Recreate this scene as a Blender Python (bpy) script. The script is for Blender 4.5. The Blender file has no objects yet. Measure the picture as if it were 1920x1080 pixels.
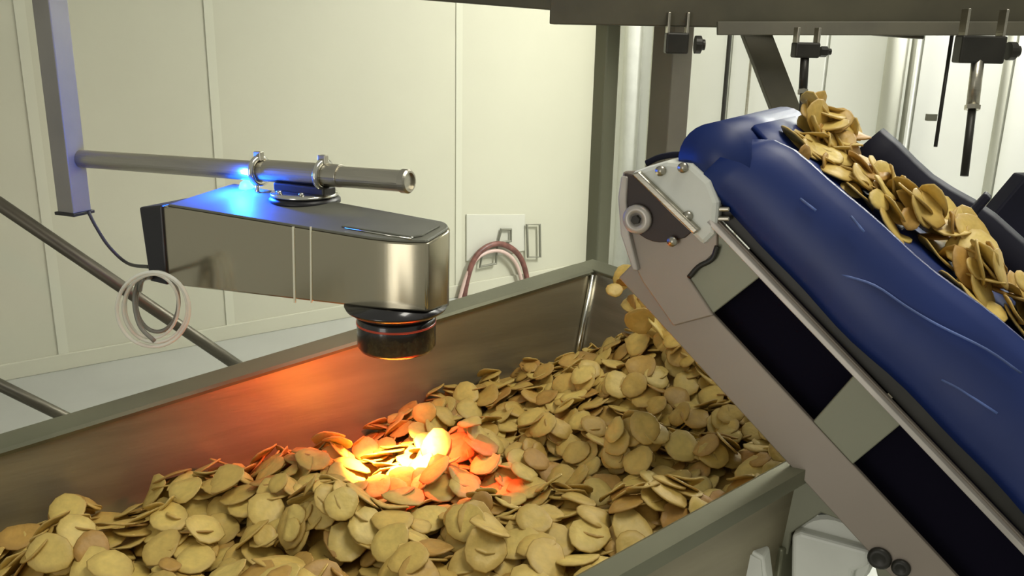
import bpy, bmesh, math, random
import numpy as np
from mathutils import Vector, Matrix

random.seed(7); np.random.seed(7)
scene = bpy.context.scene
COL = scene.collection
V = Vector

# ------------------------------------------------------------------ camera
FPX = 1660.0
PITCH, ROLL, HEAD = math.atan2(FPX, 5760), math.radians(1.2), math.radians(53.25)
EYE = V((0, 0, 1.6))
_F0 = V((math.cos(HEAD), math.sin(HEAD), 0)); _R0 = V((math.sin(HEAD), -math.cos(HEAD), 0)); _U0 = V((0, 0, 1))
CF = _F0*math.cos(PITCH) - _U0*math.sin(PITCH)
_U1 = _U0*math.cos(PITCH) + _F0*math.sin(PITCH)
CR = _R0*math.cos(ROLL) + _U1*math.sin(ROLL)
CU = _U1*math.cos(ROLL) - _R0*math.sin(ROLL)
cam_data = bpy.data.cameras.new('camera'); cam = bpy.data.objects.new('camera', cam_data); COL.objects.link(cam)
cam_data.sensor_width = 36; cam_data.lens = 36*FPX/1920; cam_data.clip_start = 0.02
cam.matrix_world = Matrix(((CR.x, CU.x, -CF.x, EYE.x), (CR.y, CU.y, -CF.y, EYE.y), (CR.z, CU.z, -CF.z, EYE.z), (0, 0, 0, 1)))
scene.camera = cam

# ------------------------------------------------------------------ world, lights, exposure
world = bpy.data.worlds.new('world'); scene.world = world; world.use_nodes = True
bg = world.node_tree.nodes['Background']; bg.inputs[0].default_value = (0.90, 0.90, 0.78, 1); bg.inputs[1].default_value = 0.38
scene.view_settings.view_transform = 'Standard'; scene.view_settings.look = 'None'
scene.view_settings.exposure = 0.0; scene.view_settings.gamma = 1.0
try: scene.view_settings.use_curve_mapping = False
except Exception: pass

def area(name, loc, target, sx, sy, power, col):
    l = bpy.data.lights.new(name, 'AREA'); l.shape = 'RECTANGLE'; l.size = sx; l.size_y = sy; l.energy = power; l.color = col
    o = bpy.data.objects.new(name, l); COL.objects.link(o); o.location = loc
    o.rotation_euler = (V(target)-V(loc)).to_track_quat('-Z', 'Y').to_euler(); return o
# rows of ceiling lamps of the hall and an area light added to overexpose the right wall
area('ceiling_lamp_light', (4.0, 2.7, 3.3), (4.6, 3.4, 0), 2.0, 0.5, 50, (1, 0.98, 0.86))
area('ceiling_lamp_light', (1.3, 0.3, 3.3), (1.0, 0.8, 0.9), 1.8, 0.5, 34, (1, 0.96, 0.84))
area('wall_fill_light', (4.3, 0.9, 3.2), (5.8, 1.4, 1.0), 2.4, 0.8, 860, (1, 0.99, 0.95))
_a = HEAD - math.radians(229)
area('glint_fill_light', (2.6*math.cos(_a), 2.6*math.sin(_a), 1.1), (1.2*math.cos(HEAD), 1.2*math.sin(HEAD), 1.2), 1.0, 2.1, 21, (1, 0.96, 0.9))  # added area light behind the camera, gives the housing its bright band

def at(px, py, d):                      # a pixel of the photograph at a depth along the view
    return EYE + (CF + CR*((px-960)/FPX) - CU*((py-540)/FPX))*d
def hit(px, py, p0, n):                 # where the pixel's ray meets a plane
    r = CF + CR*((px-960)/FPX) - CU*((py-540)/FPX)
    return EYE + r*((V(p0)-EYE).dot(n)/r.dot(n))
def azv(deg, elev=0):                   # direction: degrees to the right of the heading
    a = HEAD - math.radians(deg); e = math.radians(elev)
    return V((math.cos(a)*math.cos(e), math.sin(a)*math.cos(e), math.sin(e)))

# ------------------------------------------------------------------ materials
def mat(name, col, rough=0.5, metal=0.0, noise=0.0, nscale=8.0, bump=0.0, bscale=60.0, stretch=None, emit=None, estr=0.0, alpha=1.0, trans=0.0, coat=0.0, col2=None, spec=None):
    m = bpy.data.materials.new(name); m.use_nodes = True
    nt = m.node_tree; b = nt.nodes['Principled BSDF']
    b.inputs['Base Color'].default_value = (*col, 1); b.inputs['Roughness'].default_value = rough; b.inputs['Metallic'].default_value = metal
    if coat: b.inputs['Coat Weight'].default_value = coat
    if spec is not None: b.inputs['Specular IOR Level'].default_value = spec
    if trans: b.inputs['Transmission Weight'].default_value = trans
    if emit: b.inputs['Emission Color'].default_value = (*emit, 1); b.inputs['Emission Strength'].default_value = estr
    if alpha < 1: b.inputs['Alpha'].default_value = alpha
    tc = nt.nodes.new('ShaderNodeTexCoord'); mp = nt.nodes.new('ShaderNodeMapping'); nt.links.new(tc.outputs['Object'], mp.inputs[0])
    if stretch: mp.inputs['Scale'].default_value = stretch
    if noise:
        n = nt.nodes.new('ShaderNodeTexNoise'); n.inputs['Scale'].default_value = nscale; n.inputs['Detail'].default_value = 4
        nt.links.new(mp.outputs[0], n.inputs['Vector'])
        r = nt.nodes.new('ShaderNodeMix'); r.data_type = 'RGBA'
        c2 = col2 or tuple(max(0, c*(1-noise)) for c in col)
        r.inputs[6].default_value = (*c2, 1); r.inputs[7].default_value = (*col, 1)
        mr = nt.nodes.new('ShaderNodeMapRange'); mr.inputs[1].default_value = 0.35; mr.inputs[2].default_value = 0.65
        nt.links.new(n.outputs[0], mr.inputs[0]); nt.links.new(mr.outputs[0], r.inputs[0]); nt.links.new(r.outputs[2], b.inputs['Base Color'])
    if bump:
        n2 = nt.nodes.new('ShaderNodeTexNoise'); n2.inputs['Scale'].default_value = bscale
        nt.links.new(mp.outputs[0], n2.inputs['Vector'])
        bp = nt.nodes.new('ShaderNodeBump'); bp.inputs['Strength'].default_value = bump; bp.inputs['Distance'].default_value = 0.002
        nt.links.new(n2.outputs[0], bp.inputs['Height']); nt.links.new(bp.outputs[0], b.inputs['Normal'])
    return m

M = {}
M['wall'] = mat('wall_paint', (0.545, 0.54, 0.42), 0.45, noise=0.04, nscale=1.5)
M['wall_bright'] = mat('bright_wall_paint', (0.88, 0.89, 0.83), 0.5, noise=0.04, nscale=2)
M['joint'] = mat('panel_joint', (0.50, 0.50, 0.39), 0.6)
M['strip'] = mat('joint_strip', (0.585, 0.585, 0.465), 0.4)
M['floor'] = mat('epoxy_floor', (0.47, 0.48, 0.44), 0.35, noise=0.08, nscale=3)
M['steel'] = mat('stainless_steel', (0.50, 0.47, 0.39), 0.32, 1.0, noise=0.2, nscale=4, bump=0.15, bscale=40, stretch=(1, 1, 12))
M['trough'] = mat('trough_steel', (0.38, 0.335, 0.225), 0.42, 0.6, noise=0.35, nscale=3, bump=0.2, bscale=30, stretch=(0.6, 4, 4))
M['trough_rim'] = mat('trough_rim_steel', (0.22, 0.22, 0.15), 0.36, 0.6, noise=0.2, nscale=5)
M['beam'] = mat('dark_beam_paint', (0.085, 0.076, 0.045), 0.5, noise=0.35, nscale=6)
M['column'] = mat('brown_grey_paint', (0.20, 0.175, 0.13), 0.45, noise=0.2, nscale=4)
M['brace'] = mat('dull_dark_tube', (0.11, 0.10, 0.07), 0.4, 0.5, noise=0.3, nscale=9)
M['post'] = mat('olive_steel', (0.30, 0.30, 0.21), 0.35, 0.5, noise=0.25, nscale=3, stretch=(1, 1, 0.2))
M['dark'] = mat('dark_metal', (0.03, 0.028, 0.022), 0.45, 0.3, noise=0.3, nscale=20)
M['black'] = mat('black_plastic', (0.012, 0.011, 0.014), 0.4)
M['gloss_black'] = mat('glossy_black_lens_barrel', (0.015, 0.013, 0.013), 0.22, coat=0.5)
M['sensor'] = mat('brushed_housing', (0.44, 0.40, 0.29), 0.17, 0.85, bump=0.04, bscale=60, stretch=(1, 1, 0.1))
M['sensor_top'] = mat('housing_top', (0.15, 0.15, 0.12), 0.55, 0.0, spec=0.3, noise=0.2, nscale=8)
M['postmetal'] = mat('matt_grey_steel', (0.27, 0.255, 0.21), 0.55, 0.3, noise=0.15, nscale=6)
M['chrome'] = mat('chrome', (0.66, 0.65, 0.58), 0.18, 1.0)
M['trim'] = mat('pale_trim', (0.86, 0.86, 0.7), 0.3, 0.2)
M['cable'] = mat('black_cable', (0.02, 0.018, 0.015), 0.5)
M['clear'] = mat('clear_tubing', (0.82, 0.83, 0.76), 0.25, alpha=0.6)
M['smoke'] = mat('grey_tubing', (0.20, 0.20, 0.17), 0.3, alpha=0.8)
M['led'] = mat('led_blue', (0.1, 0.7, 1.0), 0.4, emit=(0.05, 0.62, 1.0), estr=6)
M['redglint'] = mat('red_glint_ring', (0.15, 0.02, 0.015), 0.3, emit=(1.0, 0.12, 0.04), estr=0.15)
M['lensglass'] = mat('lamp_glass', (1, 0.6, 0.3), 0.1, emit=(1.0, 0.35, 0.1), estr=1.2)
M['blue'] = mat('blue_belt', (0.005, 0.024, 0.15), 0.45, noise=0.25, nscale=4, bump=0.2, bscale=25)
M['navy'] = mat('navy_and_shaded_blue', (0.007, 0.007, 0.018), 0.7, spec=0.2, noise=0.3, nscale=5)
M['streak'] = mat('highlight_blue', (0.10, 0.16, 0.42), 0.5, noise=0.5, nscale=14)
M['plate'] = mat('satin_side_plate', (0.31, 0.262, 0.215), 0.42, 0.35, noise=0.12, nscale=3)
M['bar'] = mat('satin_cross_bar', (0.235, 0.235, 0.165), 0.42, 0.3, noise=0.12, nscale=3)
M['pit'] = mat('opening_shade_black', (0.004, 0.003, 0.010), 0.8, spec=0.1)
M['white'] = mat('white_plastic', (0.72, 0.73, 0.66), 0.4, noise=0.1, nscale=10)
M['guard'] = mat('pale_head_guard', (0.52, 0.48, 0.43), 0.35, 0.3, noise=0.2, nscale=14)
M['brown'] = mat('brown_black_plate', (0.03, 0.016, 0.012), 0.5)
M['hose'] = mat('red_brown_hose', (0.22, 0.09, 0.07), 0.45, noise=0.5, nscale=30)
M['pinkhose'] = mat('pale_pink_hose', (0.62, 0.46, 0.40), 0.45)
M['plaque'] = mat('grey_plaque', (0.56, 0.56, 0.47), 0.5)
M['wire'] = mat('grey_bracket', (0.20, 0.20, 0.15), 0.5)

def chip_mat(name, per_object):
    m = bpy.data.materials.new(name); m.use_nodes = True; nt = m.node_tree; b = nt.nodes['Principled BSDF']
    b.inputs['Roughness'].default_value = 0.5; b.inputs['Subsurface Weight'].default_value = 0.0
    if per_object: src = nt.nodes.new('ShaderNodeObjectInfo').outputs['Alpha']
    else: src = nt.nodes.new('ShaderNodeNewGeometry').outputs['Random Per Island']
    ramp = nt.nodes.new('ShaderNodeValToRGB'); cr = ramp.color_ramp
    cr.elements[0].position = 0; cr.elements[0].color = (0.50, 0.27, 0.06, 1)
    cr.elements[1].position = 1; cr.elements[1].color = (0.82, 0.62, 0.18, 1)
    for p, c in ((0.25, (0.66, 0.44, 0.10)), (0.55, (0.74, 0.54, 0.15)), (0.8, (0.78, 0.56, 0.14))):
        e = cr.elements.new(p); e.color = (*c, 1)
    nt.links.new(src, ramp.inputs[0])
    # browner fried rim, from the chip's own radius stored on its corners
    at_ = nt.nodes.new('ShaderNodeAttribute'); at_.attribute_name = 'rim'
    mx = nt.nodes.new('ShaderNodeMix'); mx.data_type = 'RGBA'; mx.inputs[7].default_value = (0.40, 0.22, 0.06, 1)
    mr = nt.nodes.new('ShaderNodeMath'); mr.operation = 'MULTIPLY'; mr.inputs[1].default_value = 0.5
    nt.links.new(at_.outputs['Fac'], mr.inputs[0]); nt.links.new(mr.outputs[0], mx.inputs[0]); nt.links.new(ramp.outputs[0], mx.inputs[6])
    tc = nt.nodes.new('ShaderNodeTexCoord'); n = nt.nodes.new('ShaderNodeTexNoise'); n.inputs['Scale'].default_value = 90
    nt.links.new(tc.outputs['Object'], n.inputs['Vector'])
    mx2 = nt.nodes.new('ShaderNodeMix'); mx2.data_type = 'RGBA'; mx2.blend_type = 'MULTIPLY'; mx2.inputs[0].default_value = 0.35
    nt.links.new(mx.outputs[2], mx2.inputs[6]); nt.links.new(n.outputs[0], mx2.inputs[7]); nt.links.new(mx2.outputs[2], b.inputs['Base Color'])
    bp = nt.nodes.new('ShaderNodeBump'); bp.inputs['Strength'].default_value = 0.4; bp.inputs['Distance'].default_value = 0.003
    nt.links.new(n.outputs[0], bp.inputs['Height']); nt.links.new(bp.outputs[0], b.inputs['Normal'])
    return m
M['chip'] = chip_mat('chip_surface', True)
M['chips'] = chip_mat('chip_heap_surface', False)

# ------------------------------------------------------------------ mesh helpers
def link(name, me, m, parent=None, smooth=False):
    if smooth:
        for p in me.polygons: p.use_smooth = True
    o = bpy.data.objects.new(name, me); COL.objects.link(o)
    if m is not None: me.materials.append(m)
    if parent is not None:
        o.parent = parent; o.matrix_parent_inverse = parent.matrix_world.inverted()
    return o
def tag(o, label=None, cat=None, group=None, kind=None):
    for k, v in (('label', label), ('category', cat), ('group', group), ('kind', kind)):
        if v: o[k] = v
    return o
def thing(name, loc, label, cat, group=None):
    o = bpy.data.objects.new(name, None); COL.objects.link(o); o.location = loc; o.empty_display_size = 0.05
    o.matrix_world = Matrix.Translation(V(loc))
    return tag(o, label, cat, group)
def bm_obj(name, bm, m, parent=None, bevel=0.0, seg=2, smooth=False):
    bmesh.ops.recalc_face_normals(bm, faces=bm.faces)
    me = bpy.data.meshes.new(name)
    # recentre on its own origin
    c = V((0, 0, 0))
    for v in bm.verts: c += v.co
    c /= max(1, len(bm.verts))
    for v in bm.verts: v.co -= c
    bm.to_mesh(me); bm.free()
    o = bpy.data.objects.new(name, me); COL.objects.link(o); me.materials.append(m)
    o.matrix_world = Matrix.Translation(c)
    if smooth:
        for p in me.polygons: p.use_smooth = True
    if parent is not None:
        o.parent = parent; o.location = c - parent.matrix_world.translation
    if bevel:
        md = o.modifiers.new('bevel', 'BEVEL'); md.width = bevel; md.segments = seg; md.limit_method = 'ANGLE'; md.angle_limit = math.radians(40)
    return o
def hexa(bm, bot, top):                 # two loops of points joined by sides
    n = len(bot)
    a = [bm.verts.new(p) for p in bot]; b = [bm.verts.new(p) for p in top]
    bm.faces.new(a[::-1]); bm.faces.new(b)
    for i in range(n): bm.faces.new((a[i], a[(i+1) % n], b[(i+1) % n], b[i]))
def slab(bm, pts, off):                 # polygon pushed along a vector
    hexa(bm, pts, [p+off for p in pts])
def box(bm, c, x, y, z):                # centre and three half vectors
    c = V(c); x, y, z = V(x), V(y), V(z)
    hexa(bm, [c-x-y-z, c+x-y-z, c+x+y-z, c-x+y-z], [c-x-y+z, c+x-y+z, c+x+y+z, c-x+y+z])
def frame_of(d):
    d = d.normalized(); u = d.orthogonal().normalized(); return u, d.cross(u)
def tube(bm, pts, r, seg=10, caps=True, closed=False):
    pts = [V(p) for p in pts]; n = len(pts); rings = []; u = None
    for i, p in enumerate(pts):
        d = (pts[(i+1) % n]-pts[i-1]) if closed else (pts[min(i+1, n-1)]-pts[max(i-1, 0)])
        d.normalize()
        if u is None: u, w = frame_of(d)
        else:
            u = (u - d*u.dot(d)).normalized(); w = d.cross(u)
        rr = r[i] if isinstance(r, (list, tuple)) else r
        rings.append([bm.verts.new(p+(u*math.cos(t)+w*math.sin(t))*rr) for t in [2*math.pi*k/seg for k in range(seg)]])
    for i in range(n if closed else n-1):
        a, b = rings[i], rings[(i+1) % n]
        for k in range(seg): bm.faces.new((a[k], a[(k+1) % seg], b[(k+1) % seg], b[k]))
    if caps and not closed: bm.faces.new(rings[0][::-1]); bm.faces.new(rings[-1])
def lathe(bm, c, axis, prof, seg=40):   # prof: (radius, height) pairs, closed at both ends
    c = V(c); axis = axis.normalized(); u, w = frame_of(axis); rings = []
    for r, h in prof:
        rings.append([bm.verts.new(c+axis*h+(u*math.cos(t)+w*math.sin(t))*max(r, 1e-5)) for t in [2*math.pi*k/seg for k in range(seg)]])
    for a, b in zip(rings, rings[1:]):
        for k in range(seg): bm.faces.new((a[k], a[(k+1) % seg], b[(k+1) % seg], b[k]))
    bm.faces.new(rings[0][::-1]); bm.faces.new(rings[-1])
def spline(pts, n=8):
    pts = [V(p) for p in pts]; out = []
    q = [pts[0]*2-pts[1]]+pts+[pts[-1]*2-pts[-2]]
    for i in range(1, len(q)-2):
        for k in range(n):
            t = k/n; a, b, c, d = q[i-1:i+3]
            out.append(0.5*((2*b)+(c-a)*t+(2*a-5*b+4*c-d)*t*t+(3*b-3*c+d-a)*t**3))
    out.append(pts[-1]); return out
def B(): return bmesh.new()
Z = V((0, 0, 1)); X = V((1, 0, 0)); Y = V((0, 1, 0))

# ------------------------------------------------------------------ the room
fl = hit(0, 725, (0, 0, 0), Z); fr = hit(300, 650, (0, 0, 0), Z)
WY = (fl.y+fr.y)/2
WX = hit(1128, 440, (0, WY, 0), Y).x       # the far corner
b = B(); box(b, (WX/2-0.6, WY/2-1.2, -0.05), (WX/2+2.2, 0, 0), (0, WY/2+2.2, 0), (0, 0, 0.05))
tag(bm_obj('floor', b, M['floor']), kind='structure')
b = B(); box(b, (WX/2-1.3, WY+0.09, 1.75), (WX/2+1.5, 0, 0), (0, 0.05, 0), (0, 0, 1.75))
wb = tag(bm_obj('wall_back', b, M['joint']), kind='structure')
xs = [-2.7] + [hit(px, 200, (0, WY, 0), Y).x for px in (60, 403, 860)] + [WX]
for i in range(len(xs)-1):
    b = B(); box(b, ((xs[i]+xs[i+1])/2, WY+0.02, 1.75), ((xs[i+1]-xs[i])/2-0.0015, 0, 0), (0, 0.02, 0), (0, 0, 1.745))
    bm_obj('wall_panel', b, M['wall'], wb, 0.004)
for x in xs[1:-1]:
    b = B(); box(b, (x, WY-0.003, 1.75), (0.022, 0, 0), (0, 0.003, 0), (0, 0, 1.74)); bm_obj('joint_strip', b, M['strip'], wb)
b = B(); box(b, (WX+0.09, WY/2-1.2, 1.75), (0.05, 0, 0), (0, WY/2+1.35, 0), (0, 0, 1.75))
wr = tag(bm_obj('wall_right', b, M['joint']), kind='structure')
ys = [WY] + [hit(px, 200, (WX, 0, 0), X).y for px in (1232, 1362, 1540, 1712, 1885)] + [-2.4]
for i in range(len(ys)-1):
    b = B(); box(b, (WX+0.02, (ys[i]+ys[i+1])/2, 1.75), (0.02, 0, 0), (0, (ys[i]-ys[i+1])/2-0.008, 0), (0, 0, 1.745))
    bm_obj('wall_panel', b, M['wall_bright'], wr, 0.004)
b = B(); box(b, (WX/2-1.3, WY-0.006, 0.04), (WX/2+1.3, 0, 0), (0, 0.006, 0), (0, 0, 0.04))
tag(bm_obj('baseboard_back', b, M['wall'], bevel=0.004), kind='structure')

def wall_tube(px, py0, py1, r, m, label, dx=0.06, name='wall_pipe'):
    x = WX-dx
    p = hit(px, 200, (x, 0, 0), X)
    b = B(); tube(b, [(x, p.y, 0.02), (x, p.y, 3.4)], r, 12)
    return tag(bm_obj(name, b, m, smooth=True), label, 'pipe')
wall_tube(1182, 0, 0, 0.06, M['white'], 'thick pale grey pipe standing in the far corner right of the square post')
wall_tube(1220, 0, 0, 0.015, M['plaque'], 'thin steel pipe between the corner pipe and the dark column')
wall_tube(1357, 0, 0, 0.012, M['dark'], 'thin black pipe on the bright wall right of the dark column')
wall_tube(1400, 0, 0, 0.008, M['steel'], 'hair thin grey conduit just left of the slanting brace')
wall_tube(1668, 0, 0, 0.05, M['plaque'], 'wide pale grey pipe on the bright wall between the two hanging rods')
wall_tube(1698, 0, 0, 0.012, M['wire'], 'thin grey conduit beside the wide pale pipe')
wall_tube(1876, 0, 0, 0.018, M['plaque'], 'pale grey pipe on the bright wall at its right end')

# ------------------------------------------------------------------ the trough
TD = azv(53.2466, 5.52).normalized(); TL = -Y; TN = TL.cross(TD).normalized()
if TN.z < 0: TN = -TN
TO = at(0, 850, 1.282)                      # on the inner edge of the back rim
near = hit(1480, 870, TO, TN); TW = (near-TO).dot(TL)
TEND = (hit(1112, 528, TO, Y)-TO).dot(TD)
T0 = -0.75
def tp(u, v, n): return TO + TD*u + TL*v + TN*n
def tuv(p): q = p-TO; return q.dot(TD), q.dot(TL), q.dot(TN)
DEP = 0.27
RF = 0.028
tr = thing('steel_trough', tp((T0+TEND)/2, TW/2, -DEP), 'long stainless steel trough filled with pale yellow potato chips', 'trough')
def run(name, prof, m, u0=T0, u1=TEND, bev=0.0):   # (v, n) outline swept along the trough
    b = B(); slab(b, [tp(u0, v, n) for v, n in prof], TD*(u1-u0)); return bm_obj(name, b, m, tr, bev)
run('back_wall', [(0, -0.004), (0.02, -DEP), (0.016, -DEP-0.004), (-0.004, -0.004)], M['trough'])
run('front_wall', [(TW, -0.004), (TW-0.02, -DEP), (TW-0.016, -DEP-0.004), (TW+0.004, -0.004)], M['trough'])
run('bottom_sheet', [(0.02, -DEP), (TW-0.02, -DEP), (TW-0.02, -DEP-0.004), (0.02, -DEP-0.004)], M['trough'])
run('back_rim', [(0.004, -0.004), (0.006, 0.002), (0.0, 0.006), (-0.055, 0.006), (-0.055, -0.03), (-0.051, -0.03), (-0.051, -0.002)], M['trough_rim'])
run('front_rim', [(TW-0.004, -0.004), (TW-0.006, 0.002), (TW, 0.006), (TW+RF, 0.006), (TW+RF, -0.014), (TW+RF-0.004, -0.014), (TW+RF-0.004, -0.002)], M['trough_rim'])
# far end wall leans outward, chrome tube stands in for the corner's light streak
b = B(); slab(b, [tp(TEND, 0.0, 0.0), tp(TEND, TW, 0.0), tp(TEND-0.10, TW-0.02, -DEP), tp(TEND-0.10, 0.02, -DEP)], TD*0.004)
bm_obj('end_wall', b, M['steel'], tr)
b = B(); slab(b, [tp(TEND-0.002, -0.055, 0.006), tp(TEND-0.002, TW+RF, 0.006), tp(TEND-0.002, TW+RF, -0.002), tp(TEND-0.002, -0.055, -0.002)], TD*0.05)
bm_obj('end_rim', b, M['trough_rim'], tr, 0.002)
b = B(); tube(b, [tp(TEND-0.006, 0.006, -0.004), tp(TEND-0.104, 0.026, -DEP)], 0.006, 8); bm_obj('corner_streak', b, M['chrome'], tr, smooth=True)
for u in (T0+0.4, TEND-0.25):
    for v in (-0.028, TW+0.014):
        p = tp(u, v, -0.03); b = B(); box(b, (p.x, p.y, p.z/2), (0.022, 0, 0), (0, 0.013, 0), (0, 0, p.z/2)); bm_obj('leg', b, M['steel'], tr, 0.003)

# surface of the heap: control points read against the trough
ctrl = []
bwn = (TN.cross(TD)).normalized()
for px, py in ((-300, 1120), (0, 1010), (250, 912), (480, 852), (575, 838), (615, 850), (650, 800), (740, 745), (900, 690), (1000, 660), (1080, 645)):
    u, v, n = tuv(hit(px, py, tp(0, 0.012, 0), bwn)); ctrl.append((u, 0.01, n-0.012))
for px, py, n in ((480, 950, -0.085), (250, 1000, -0.10), (0, 1080, -0.12), (820, 990, -0.06), (760, 880, -0.11), (620, 872, -0.20), (600, 850, -0.20), (1000, 760, -0.115),
                  (1150, 700, -0.08), (1230, 640, -0.02), (1250, 610, 0.0), (1200, 800, -0.095), (1330, 780, -0.07), (1400, 840, -0.06), (1000, 1040, -0.06), (560, 930, -0.07), (900, 900, -0.11), (300, 1200, -0.08), (700, 1100, -0.05), (880, 760, -0.13)):
    u, v, _ = tuv(hit(px, py, tp(0, 0, n), TN)); ctrl.append((u, v, n))
for u in np.linspace(-0.6, TEND, 8): ctrl.append((u, TW-0.01, -0.055))
CT = np.array(ctrl)
def heap(u, v):
    d2 = (CT[:, 0]-u)**2+(CT[:, 1]-v)**2
    w = 1/(d2+0.0015)**1.6
    return float((w*CT[:, 2]).sum()/w.sum())

# ------------------------------------------------------------------ chips
def chip_verts(r, seed, seg=13, thick=0.0028):
    rs = random.Random(seed)
    ph = [rs.uniform(0, 6.28) for _ in range(3)]; ax = rs.uniform(0.82, 1.0); curl = rs.uniform(-0.9, 1.3); tw = rs.uniform(-0.8, 0.8); rip = rs.uniform(0, 0.0016)
    vs, fs, rim = [], [], []
    for side in (1, -1):
        vs.append((0, 0, side*thick/2)); rim.append(0.0)
        for ring, q in ((1, 0.55), (2, 0.94), (3, 1.0)):
            if ring == 3 and side == -1: continue
            for k in range(seg):
                t = 2*math.pi*k/seg
                rr = r*q*(1+0.05*math.sin(2*t+ph[0])+0.04*math.sin(3*t+ph[1])+0.025*math.sin(5*t+ph[2]))
                x, y = rr*math.cos(t), rr*math.sin(t)*ax
                z = curl*(x*x)*6+tw*x*y*8+rip*math.sin(3*t+ph[1])*q
                h = 0 if ring == 3 else side*thick/2
                vs.append((x, y, z+h)); rim.append((0, 0.0, 0.55, 1.0)[ring])
    S = seg; top0, t1, t2, t3 = 0, 1, 1+S, 1+2*S; b0 = 1+3*S; b1 = b0+1; b2 = b1+S
    for k in range(S):
        j = (k+1) % S
        fs += [(top0, t1+k, t1+j), (t1+k, t2+k, t2+j, t1+j), (t2+k, t3+k, t3+j, t2+j), (t3+k, b2+k, b2+j, t3+j), (b2+k, b1+k, b1+j, b2+j), (b1+k, b0, b1+j)]
    return np.array(vs), fs, rim
def set_rim(me, rim):
    a = me.attributes.new('rim', 'FLOAT', 'POINT'); a.data.foreach_set('value', rim)
KINDS_ = []
for k in range(12):
    r = 0.0215+0.00105*k if k < 10 else 0.0165
    KINDS_.append((r, *chip_verts(r, 100+k)))
CHIP_ME = []
for r, vs, fs, rim in KINDS_:
    me = bpy.data.meshes.new('potato_chip'); me.from_pydata([tuple(v) for v in vs], [], fs); set_rim(me, rim)
    for p in me.polygons: p.use_smooth = True
    me.materials.append(M['chip']); CHIP_ME.append(me)

# drop discs one by one on a height grid, each lying on what is already there
GS = 0.006; U0, U1 = -0.52, TEND-0.01; V0, V1 = 0.012, TW-0.012
NU, NV = int((U1-U0)/GS)+1, int((V1-V0)/GS)+1
Hg = np.zeros((NU, NV)); Hb = np.zeros((NU, NV))
for i in range(0, NU):
    for j in range(0, NV):
        Hb[i, j] = heap(U0+i*GS, V0+j*GS)-0.024
# lumps
ii, jj = np.meshgrid(np.arange(NU), np.arange(NV), indexing='ij')
for _ in range(26):
    ci, cj, s = random.uniform(0, NU), random.uniform(0, NV), random.uniform(6, 14)
    Hb += random.uniform(-0.010, 0.012)*np.exp(-((ii-ci)**2+(jj-cj)**2)/(2*s*s))
Hg[:] = Hb
def basis(n):
    n = V(n).normalized(); t = V((1, 0, 0)); t = (t-n*t.dot(n)).normalized(); return t, n.cross(t), n
placed = []
def drop(u, v, kind):
    r = KINDS_[kind][0]; R = int(r/GS)+1; ci, cj = int(round((u-U0)/GS)), int(round((v-V0)/GS))
    i0, i1, j0, j1 = max(0, ci-R), min(NU, ci+R+1), max(0, cj-R), min(NV, cj+R+1)
    I, J = np.meshgrid(np.arange(i0, i1), np.arange(j0, j1), indexing='ij')
    du, dv = I*GS+U0-u, J*GS+V0-v; msk = du*du+dv*dv <= (r*0.95)**2
    if msk.sum() < 12: return
    A = np.c_[du[msk], dv[msk], np.ones(msk.sum())]; h = Hg[i0:i1, j0:j1][msk]
    co = np.linalg.lstsq(A, h, rcond=None)[0]
    gx = co[0]+random.gauss(0, 0.20); gy = co[1]+random.gauss(0, 0.20)
    gx, gy = max(-1.1, min(1.1, gx)), max(-1.1, min(1.1, gy))
    res = h-(A[:, 0]*gx+A[:, 1]*gy)
    c = np.percentile(res, 82)+0.0015
    newh = A[:, 0]*gx+A[:, 1]*gy+c+0.0015
    sub = Hg[i0:i1, j0:j1]; sub[msk] = np.maximum(h, newh)
    placed.append((u, v, c, gx, gy, kind, random.uniform(0, 6.28)))
area_ = (U1-U0)*(V1-V0)
NCH = 2700
for k in range(NCH):
    u, v = random.uniform(U0+0.02, U1-0.02), random.uniform(V0+0.022, V1-0.022)
    drop(u, v, min(11, max(0, int(random.gauss(8.0-7.5*max(0.0, min(1.0, (u-0.25)/0.8)), 2.2)))) if random.random() > 0.12 else random.choice((10, 11)))
def chip_matrix(u, v, c, gx, gy, kind, rot):
    n = (TN - TD*gx - TL*gy).normalized(); t = (TD-n*TD.dot(n)).normalized(); s = n.cross(t)
    a = t*math.cos(rot)+s*math.sin(rot); bb = n.cross(a); p = tp(u, v, c)
    return Matrix(((a.x, bb.x, n.x, p.x), (a.y, bb.y, n.y, p.y), (a.z, bb.z, n.z, p.z), (0, 0, 0, 1)))
def pix(p):
    q = p-EYE; d = q.dot(CF); return 960+FPX*q.dot(CR)/d, 540-FPX*q.dot(CU)/d, d
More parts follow.
